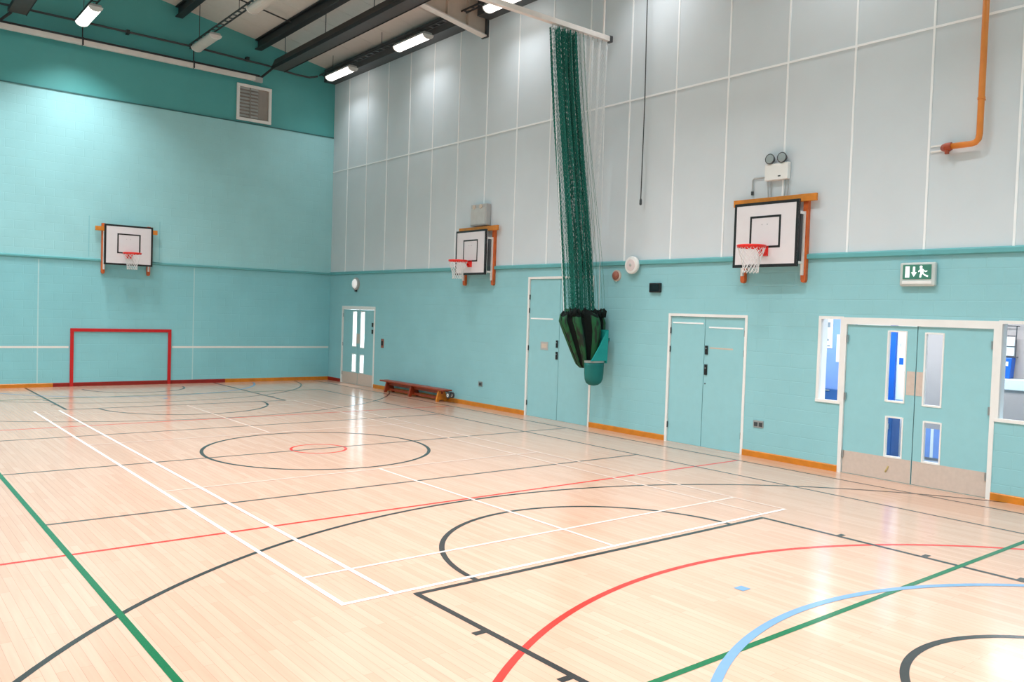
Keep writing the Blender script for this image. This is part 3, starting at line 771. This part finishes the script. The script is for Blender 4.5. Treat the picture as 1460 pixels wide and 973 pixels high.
for s in (-1, 1):
    b = MB(); b.rings([[(1.72 + q * math.cos(2 * PI * j / 20), s * .06 + dy, .2 + q * math.sin(2 * PI * j / 20)) for j in range(20)] for q, dy in ((.03, -.02), (.075, -.02), (.08, 0), (.075, .02), (.03, .02))])
    wh = b.build('wheel', M['dark_metal'], r)
    b = MB(); b.rings([[(1.72 + q * math.cos(2 * PI * j / 14), s * .06 + dy, .2 + q * math.sin(2 * PI * j / 14)) for j in range(14)] for q, dy in ((.045, -.024), (.045, .024))]); b.build('hub', M['white_plastic'], wh)
b = MB(); b.tube([(1.72, -.09, .2), (1.72, .09, .2)], .012, 8); b.box(1.705, 1.735, -.02, .02, .2, .275); b.build('axle', M['dark_metal'], r)

# ------------------------------------------------------------------ divider net by the long wall
NY = -12.3
r = thing('curtain_rail', 'white ceiling rail carrying the green divider net', 'rail', (0, NY, 7.86))
b = MB(); b.box(-13.0, -.16, -.05, .05, 0, .1); b.build('track', M['steel_pale'], r, bevel=.006)
b = MB(); b.box(-.17, -.09, -.055, .055, -.01, .11); b.build('end_cap', M['dark_metal'], r)
for x in (-.3, -3.6, -7.0, -10.4):
    b = MB(); b.tube([(x, 0, .1), (x, 0, roof(x) - 7.86)], .022, 8); b.build('hanger', M['steel_pale'], r)
r = thing('divider_net', 'bunched dark green sports net hanging from white rail to bag', 'net', (-.6, NY, 2.4))
ox, oz = .6, 2.4
def strand(mb, x0, x1, y0, y1, z0, z1, rr, ph, amp, step=.055, sway=0):
    n = int((z0 - z1) / step); p = []
    for k in range(n + 1):
        s = k / n; e = s * s * (3 - 2 * s) * .35 + s * .65
        w = amp * (1 if (k + ph) % 2 else -1) + sway * math.sin(2.2 * s * PI + ph)
        p.append((x0 + (x1 - x0) * e + w + ox, y0 + (y1 - y0) * e + w * .5, z0 + (z1 - z0) * s - oz))
    mb.tube(p, rr, 4, cap=False)
b = MB()
N = 210
for i in range(N):
    u = i / (N - 1)
    xt = -1.68 + .65 * u
    fold = math.sin(u * 9 * PI)
    u2 = .5 + .5 * math.copysign(abs(2 * u - 1) ** 1.25, 2 * u - 1)
    xb = -1.06 + .80 * u2 + random.uniform(-.02, .02)
    strand(b, xt, xb, .10 * fold, .14 * fold * random.uniform(.5, 1), 7.80, 2.38, .0042, i, .011, sway=random.uniform(-.012, .012))
for i in range(26):                                       # loose strands round the bundle
    u = random.random()
    strand(b, -1.66 + .75 * u, -1.12 + 1.02 * u, random.uniform(-.15, .15), random.uniform(-.18, .18), 7.80, 2.38, .004, i, .006, sway=random.uniform(-.05, .05))
b.build('green_mesh', M['net_green'], r)['kind'] = 'stuff'
b = MB()
for i in range(90):
    u = i / 89; sc = abs(math.sin(u * 4 * PI))
    strand(b, -1.0 + .8 * u, -.62 + .34 * u + random.uniform(-.02, .02), .07 * math.sin(u * 8 * PI), .13 + .04 * math.sin(u * 8 * PI), 7.82 - .16 * sc, 3.1, 0.0036, i, .008, sway=random.uniform(-.01, .01))
b.build('white_mesh', M['net_clear'], r)['kind'] = 'stuff'
b = MB()
for x0, x1 in ((-1.69, -1.12), (-.22, -.16)):
    b.tube([(x0 + (x1 - x0) * t / 8 + ox, 0, 7.84 + (2.4 - 7.84) * t / 8 - oz) for t in range(9)], .008, 6)
b.build('edge_cord', M['net_clear'], r)
b = MB()
for i in range(12):
    x = -1.66 + 1.46 * i / 11
    b.tube([(x + ox, 0, 7.855 - oz), (x + ox, 0, 7.79 - oz)], .012, 6)
b.build('runner', M['grey_plastic'], r)

# bag that holds the foot of the net
r = thing('net_bag', 'dark green and black bag with teal pouch gathering the foot of the net', 'bag', (-.6, NY, 1.0))
LV = [(2.40, -1.08, -.15, .16), (2.32, -1.14, -.10, .2), (2.2, -1.15, -.06, .22), (2.0, -1.04, -.06, .21), (1.8, -.93, -.12, .19), (1.6, -.82, -.2, .17), (1.45, -.74, -.27, .15), (1.34, -.68, -.34, .12), (1.27, -.60, -.42, .07)]
n = 144; rings = []
def fold(a):                                             # uneven pleats
    return math.sin(a * 8 + 1.3 * math.sin(a * 2 + .7) + .8 * math.sin(a * 3))
for z, xl, xr_, dp in LV:
    c = (xl + xr_) / 2; hw = (xr_ - xl) / 2; ring = []
    up_ = max(0, (z - 2.1) / .3)
    for j in range(n):
        a = 2 * PI * j / n; fo = fold(a)
        f = 1 + .30 * fo + .05 * math.sin(a * 5 + z * 4)
        ring.append((c + hw * math.cos(a) * (1 + .05 * fo) + .6, dp * math.sin(a) * f * 1.15, z - 1.0 + up_ * .05 * math.sin(a * 7 + 1)))
    rings.append(ring)
bb = MB()
bb.rings(rings, 0, cap=True)
for q in range((len(LV) - 1) * n):                        # dark netting panels in the folds
    j = q % n; a = 2 * PI * (j + .5) / n
    if fold(a) < -.1 or q // n == 0: bb.m[q] = 1
bb.build('bag_body', [M['bag_green'], M['bag_black']], r, smooth=True)
b = MB()
for i in range(60):                                       # tufts of net spilling over the rim
    u = i / 59; x = -1.08 + .96 * u; h = .08 + .07 * abs(math.sin(u * 11)) + random.uniform(0, .03)
    y = random.uniform(-.17, .1)
    b.tube([(x + .6, y, 2.30 - 1), (x + .6 + random.uniform(-.02, .02), y - .02, 2.30 - 1 + h * .7), (x + .62 + random.uniform(-.02, .02), y + .01, 2.30 - 1 + h)], [.045, .038, .012], 7)
b.build('spilling_net', M['bag_black'], r, smooth=True)['kind'] = 'stuff'
LV = [(0, .03, .02), (.015, .12, .06), (.06, .19, .1), (.13, .225, .12), (.25, .24, .13), (.40, .245, .13), (.47, .245, .13)]
PX, PY, PZ = .13, -.24, -.07
b = MB(); b.rings([[(PX + hw * math.cos(2 * PI * j / 32), PY + dp * math.sin(2 * PI * j / 32), PZ + z) for j in range(32)] for z, hw, dp in LV]); pb = b.build('pouch', M['pouch_teal'], r, smooth=True)
b = MB(); b.rings([[(PX + .25 * math.cos(2 * PI * j / 32), PY + .135 * math.sin(2 * PI * j / 32), PZ + z) for j in range(32)] for z in (.46, .50)]); b.build('band', M['band_grey'], pb)
b = MB(); b.prism_y([(PX - .2, PZ + .5), (PX + .24, PZ + .5), (PX + .25, PZ + 1.12), (PX + .21, PZ + 1.1), (PX + .02, PZ + .8)], PY - .125, PY - .105); b.prism_y([(PX + .21, PZ + .45), (PX + .25, PZ + .45), (PX + .25, PZ + 1.12), (PX + .22, PZ + 1.12)], PY - .11, PY + .1); b.build('flap', M['flap_teal'], r)
b = MB(); b.box(PX + .2, .595, PY + .05, PY + .09, PZ + .9, PZ + .95); b.build('wall_strap', M['pouch_teal'], r)

# ------------------------------------------------------------------ small things on the long wall
# hanging pull cord
r = thing('pull_cord', 'thin dark pull cord hanging down the grey panels near the net', 'cord', (-.12, -13.3, 4.5), RW)
b = MB(); b.tube([(0, 0, .1), (.01, 0, 2), (-.02, 0, 3.6), (-.03, 0, 5.2)], .011, 6); b.build('cord', M['dark_metal'], r)
b = MB(); b.rings([[(q * math.cos(2 * PI * j / 12), q * math.sin(2 * PI * j / 12), z) for j in range(12)] for q, z in ((.018, .0), (.026, .02), (.024, .1), (.012, .13))]); b.build('toggle', M['dark_metal'], r)
# round white sounder
r = thing('wall_sounder', 'round white sounder disc on the teal ledge', 'sounder', (0, -13.10, 3.345), RW)
b = MB(); b.lathe_y([(.17, -.051), (.175, -.09), (.16, -.115), (.12, -.12)], n=32); b.build('rim', M['white_plastic'], r, smooth=False)
b = MB(); b.lathe_y([(.12, -.118), (.11, -.126), (.03, -.13)], n=32); b.build('dish', mat('pale_pink_plastic', (226, 212, 212), .4), r)
b = MB(); b.lathe_y([(.03, -.128), (.028, -.142), (.01, -.146)], n=16); b.build('centre_cap', M['grey_plastic'], r)
b = MB(); b.box(-.1, .1, -.06, -.001, -.1, .0); b.build('mount', M['white_plastic'], r)
# small red brown bell
r = thing('fire_bell', 'small round red brown bell between green net and white sounder', 'bell', (0, -12.63, 3.15), RW)
b = MB(); b.lathe_y([(.115, -.001), (.115, -.03), (.1, -.035)], n=24); b.build('backplate', M['steel_plate'], r)
b = MB(); b.lathe_y([(.085, -.03), (.085, -.06), (.06, -.085), (.02, -.092)], n=24); b.build('gong', M['rust'], r, smooth=True)
# black sensor box
r = thing('sensor_box', 'small black box on the teal blocks above the cupboard doors', 'box', (0, -13.68, 2.90), RW)
b = MB(); b.box(-.135, .135, -.06, -.001, -.09, .09); b.build('case', M['black_plastic'], r, bevel=.01)
b = MB(); b.box(-.11, .11, -.064, -.06, -.065, .065); b.build('front_panel', mat('gloss_black', (10, 10, 12), .15), r)
# emergency twin-spot lights
def twin_spot(y, z, w, h, label, body, lamps=True):
    r = thing('emergency_light', label, 'emergency light', (0, y, z), RW, 'emergency lights')
    b = MB(); b.box(-w / 2, w / 2, -.11, -.014, 0, h); b.build('battery_box', body, r, bevel=.012)
    for x in (-w * .26, w * .26):
        b = MB(); b.rings([[(x + q * math.cos(2 * PI * j / 20), yy, h + .075 + q * math.sin(2 * PI * j / 20)) for j in range(20)] for q, yy in ((.03, -.03), (.06, -.06), (.085, -.12), (.088, -.135))]); sp = b.build('lamp_head', M['dark_metal'], r)
        b = MB(); b.lathe_y([(.076, -.134), (.06, -.142), (.02, -.145)], x, h + .075, 20); b.build('lens', M['lens'], sp)
        b = MB(); b.tube([(x, -.06, h - .005), (x, -.06, h + .03)], .012, 6); b.build('stalk', M['dark_metal'], r)
    return r
r = twin_spot(-16.28, 4.68, .44, .28, 'white emergency light with two lamps above the near backboard', M['white_plastic'])
b = MB(); b.box(.04, .09, -.113, -.11, .05, .07); b.build('indicator', M['dark_metal'], r)
b = MB(); b.tube([(-.22, -.03, .08), (-.47, -.03, .08), (-.5, -.03, .05), (-.5, -.03, -.14)], .014, 8); b.build('conduit', M['grey_plastic'], r)
b = MB(); b.tube([(-.5, -.03, -.14), (-.5, -.03, -.2)], .022, 8); b.build('cable_end', M['dark_metal'], r)
b = MB()
for x in (-.2, -.14, .2, .14): b.tube([(x, -.03, .0), (x * .9, -.03, -.3)], .008, 6)
b.build('guard_wires', M['grey_plastic'], r)
r = thing('junction_box', 'grey emergency light box above the smaller long wall backboard', 'box', (0, -8.06, 4.42), RW)
b = MB(); b.box(-.32, .32, -.16, -.014, 0, .52); b.build('case', M['grey_plastic'], r, bevel=.02)
b = MB(); b.box(-.29, .29, -.172, -.16, .03, .43); b.build('cover', mat('pale_grey_cover', (190, 190, 188), .4), r, bevel=.01)
for x in (-.15, .12):
    b = MB(); b.lathe_y([(.05, -.16), (.055, -.19), (.04, -.195)], x, .455, 16); b.build('lamp', M['steel_beige'], r)
# exit sign
r = thing('exit_sign', 'green exit sign with white running man above glazed doors', 'sign', (0, -18.68, 2.905), RW)
b = MB(); b.box(-.255, .255, -.085, -.001, 0, .345); b.build('housing', mat('pale_sign_housing', (196, 204, 202), .35), r, bevel=.025)
b = MB(); b.box(-.205, .205, -.094, -.085, .10, .31); b.build('face', M['sign_green'], r, bevel=.004)
b = MB(); Y0, Y1 = -.0975, -.094
b.box(-.165, -.105, Y0, Y1, .125, .285)                                            # doorway
b.prism_y([(-.055, .28), (-.025, .28), (-.025, .2), (.0, .2), (-.04, .135), (-.08, .2), (-.055, .2)], Y0, Y1)   # arrow
b.lathe_y([(.02, Y0), (.02, Y1)], .06, .275, 14)                                   # head
b.prism_y([(.045, .255), (.085, .25), (.10, .2), (.08, .17), (.055, .185)], Y0, Y1)
b.prism_y([(.06, .195), (.085, .185), (.07, .155), (.065, .125), (.04, .125), (.045, .16)], Y0, Y1)
b.prism_y([(.075, .19), (.095, .185), (.125, .165), (.165, .15), (.16, .13), (.115, .145)], Y0, Y1)
b.prism_y([(.08, .25), (.09, .235), (.125, .215), (.15, .225), (.148, .21), (.122, .2)], Y0, Y1)
b.prism_y([(.05, .255), (.045, .235), (.02, .215), (.025, .2), (.055, .22)], Y0, Y1)
b.build('pictogram', M['sign_white'], r)
b = MB(); b.box(-.21, .21, -.092, -.084, .035, .075); b.build('light_bar', M['white_plastic'], r)
# round bulkhead light over the far door
r = thing('bulkhead_light', 'small round glowing bulkhead light above the far doors', 'light', (0, -1.75, 3.06), RW)
b = MB(); b.lathe_y([(.19, -.001), (.19, -.06), (.16, -.07)], n=24); b.build('base', M['grey_plastic'], r)
b = MB(); b.lathe_y([(.15, -.06), (.13, -.1), (.06, -.125), (.01, -.13)], n=24); b.build('diffuser', M['lamp_bulk'], r, smooth=True)
b = MB(); b.box(-.04, .04, -.05, -.001, -.24, -.18); b.build('cable_gland', M['dark_metal'], r)
# sockets, switch, call point
def plate(name, y, z, w, h, m, label, cat, extra):
    r = thing(name, label, cat, (0, -y, z), RW)
    b = MB(); b.box(-w / 2, w / 2, -.012, -.001, -h / 2, h / 2); b.build('plate', m, r, bevel=.004)
    for nm, mm, x0, x1, z0, z1 in extra:
        b = MB(); b.box(x0, x1, -.018, -.012, z0, z1); b.build(nm, mm, r)
plate('wall_socket', 16.08, .57, .2, .12, M['chrome'], 'steel double socket low beside the plain cupboard doors', 'socket',
      [('socket_hole', M['dark_metal'], -.08, -.015, -.04, .03), ('socket_hole', M['dark_metal'], .015, .08, -.04, .03)])
plate('wall_socket', 8.16, .57, .16, .12, M['chrome'], 'small steel socket low on the wall right of the bench', 'socket',
      [('socket_hole', M['dark_metal'], -.05, .05, -.04, .03)])
plate('call_point', 3.38, 1.33, .15, .26, M['rust'], 'small dark red call point beside the far doors', 'call point',
      [('press_panel', M['black_plastic'], -.045, .045, -.06, .07)])
# orange gas pipe
r = thing('gas_pipe', 'orange gas pipe dropping down the grey panels to an elbow', 'pipe', (-.14, -19.46, 4.85), RW)
b = MB()
b.tube([(0, 0, 4.5), (0, 0, .12), (-.012, 0, .05), (-.05, 0, .01), (-.1, 0, 0), (-.38, 0, 0)], .042, 14); b.build('pipe', M['orange_pipe'], r, smooth=True)
b = MB(); b.tube([(-.36, 0, 0), (-.44, 0, 0), (-.47, .03, 0), (-.47, .13, 0)], .055, 14); b.tube([(-.42, 0, -.02), (-.42, 0, -.1)], .03, 10); b.build('valve', M['red_brown'], r)
for z in (.6, 2.0, 3.4):
    b = MB(); b.rings([[(q * math.cos(2 * PI * j / 16), q * math.sin(2 * PI * j / 16), z + dz) for j in range(16)] for q, dz in ((.043, -.015), (.05, -.015), (.05, .015), (.043, .015))]); b.tube([(0, .04, z), (0, .127, z)], .01, 6); b.build('pipe_clip', M['orange_pipe'], r)
r = thing('cable_duct', 'pair of short white ducts leading to the orange pipe valve', 'duct', (0, -18.76, 4.83), RW)
for dz in (0, .075):
    b = MB(); b.box(0, .2, -.03, -.014, dz - .012, dz + .012); b.build('duct_strip', M['white_plastic'], r)

PL = {'kick_plate': 'tan steel kick plate', 'push_plate': 'tan steel push plate', 'glass_pane': 'clear glass pane', 'lock_case': 'black lock case', 'door_frame': 'white door frame',
      'rail_strip': 'white strip across the door leaf', 'ring': 'bright red hoop ring', 'net': 'short white cord net', 'backboard': 'white board with black border and inner square',
      'top_rail': 'orange timber rail', 'upright': 'orange red timber upright', 'side_frame': 'white steel side frame', 'pouch': 'rounded teal pouch', 'flap': 'pointed light teal flap',
      'green_mesh': 'dark green mesh', 'white_mesh': 'pale see-through mesh', 'pictogram': 'white running man, arrow and doorway', 'valve': 'red brown valve', 'dark_cap': 'dark top edge', 'white_channel': 'white channel'}
for o in list(bpy.data.objects):
    k = o.name.split('.')[0]
    if o.parent and k in PL: o['label'] = PL[k]
# ------------------------------------------------------------------ camera, world, view
cam = bpy.data.cameras.new('camera'); co = bpy.data.objects.new('camera', cam); COL.objects.link(co)
F, YAW, PIT, ROL = 1183.53, .6803, -.0334, .0328
cam.sensor_width = 36; cam.sensor_fit = 'HORIZONTAL'; cam.lens = F / 1460 * 36
cam.clip_start = .05; cam.clip_end = 200
cy, sy, cp, sp = math.cos(YAW), math.sin(YAW), math.cos(PIT), math.sin(PIT)
f = Vector((sy * cp, cy * cp, sp)); rr = Vector((cy, -sy, 0)); uu = rr.cross(f)
r2 = rr * math.cos(ROL) + uu * math.sin(ROL); u2 = -rr * math.sin(ROL) + uu * math.cos(ROL)
mw = Matrix(((r2.x, u2.x, -f.x, -12.173), (r2.y, u2.y, -f.y, -24.371), (r2.z, u2.z, -f.z, 2.321), (0, 0, 0, 1)))
co.matrix_world = mw
S.camera = co
wd = bpy.data.worlds.new('world'); S.world = wd; wd.use_nodes = True
wd.node_tree.nodes['Background'].inputs['Color'].default_value = (.8, .88, 1, 1)
wd.node_tree.nodes['Background'].inputs['Strength'].default_value = .3
vs = S.view_settings
vs.view_transform = 'Standard'; vs.look = 'None'; vs.gamma = 1; vs.use_curve_mapping = False
vs.exposure = EXPOSURE = 0.6
S.cycles.use_denoising = True
S.cycles.max_bounces = 10; S.cycles.diffuse_bounces = 6
S.cycles.caustics_reflective = False; S.cycles.caustics_refractive = False
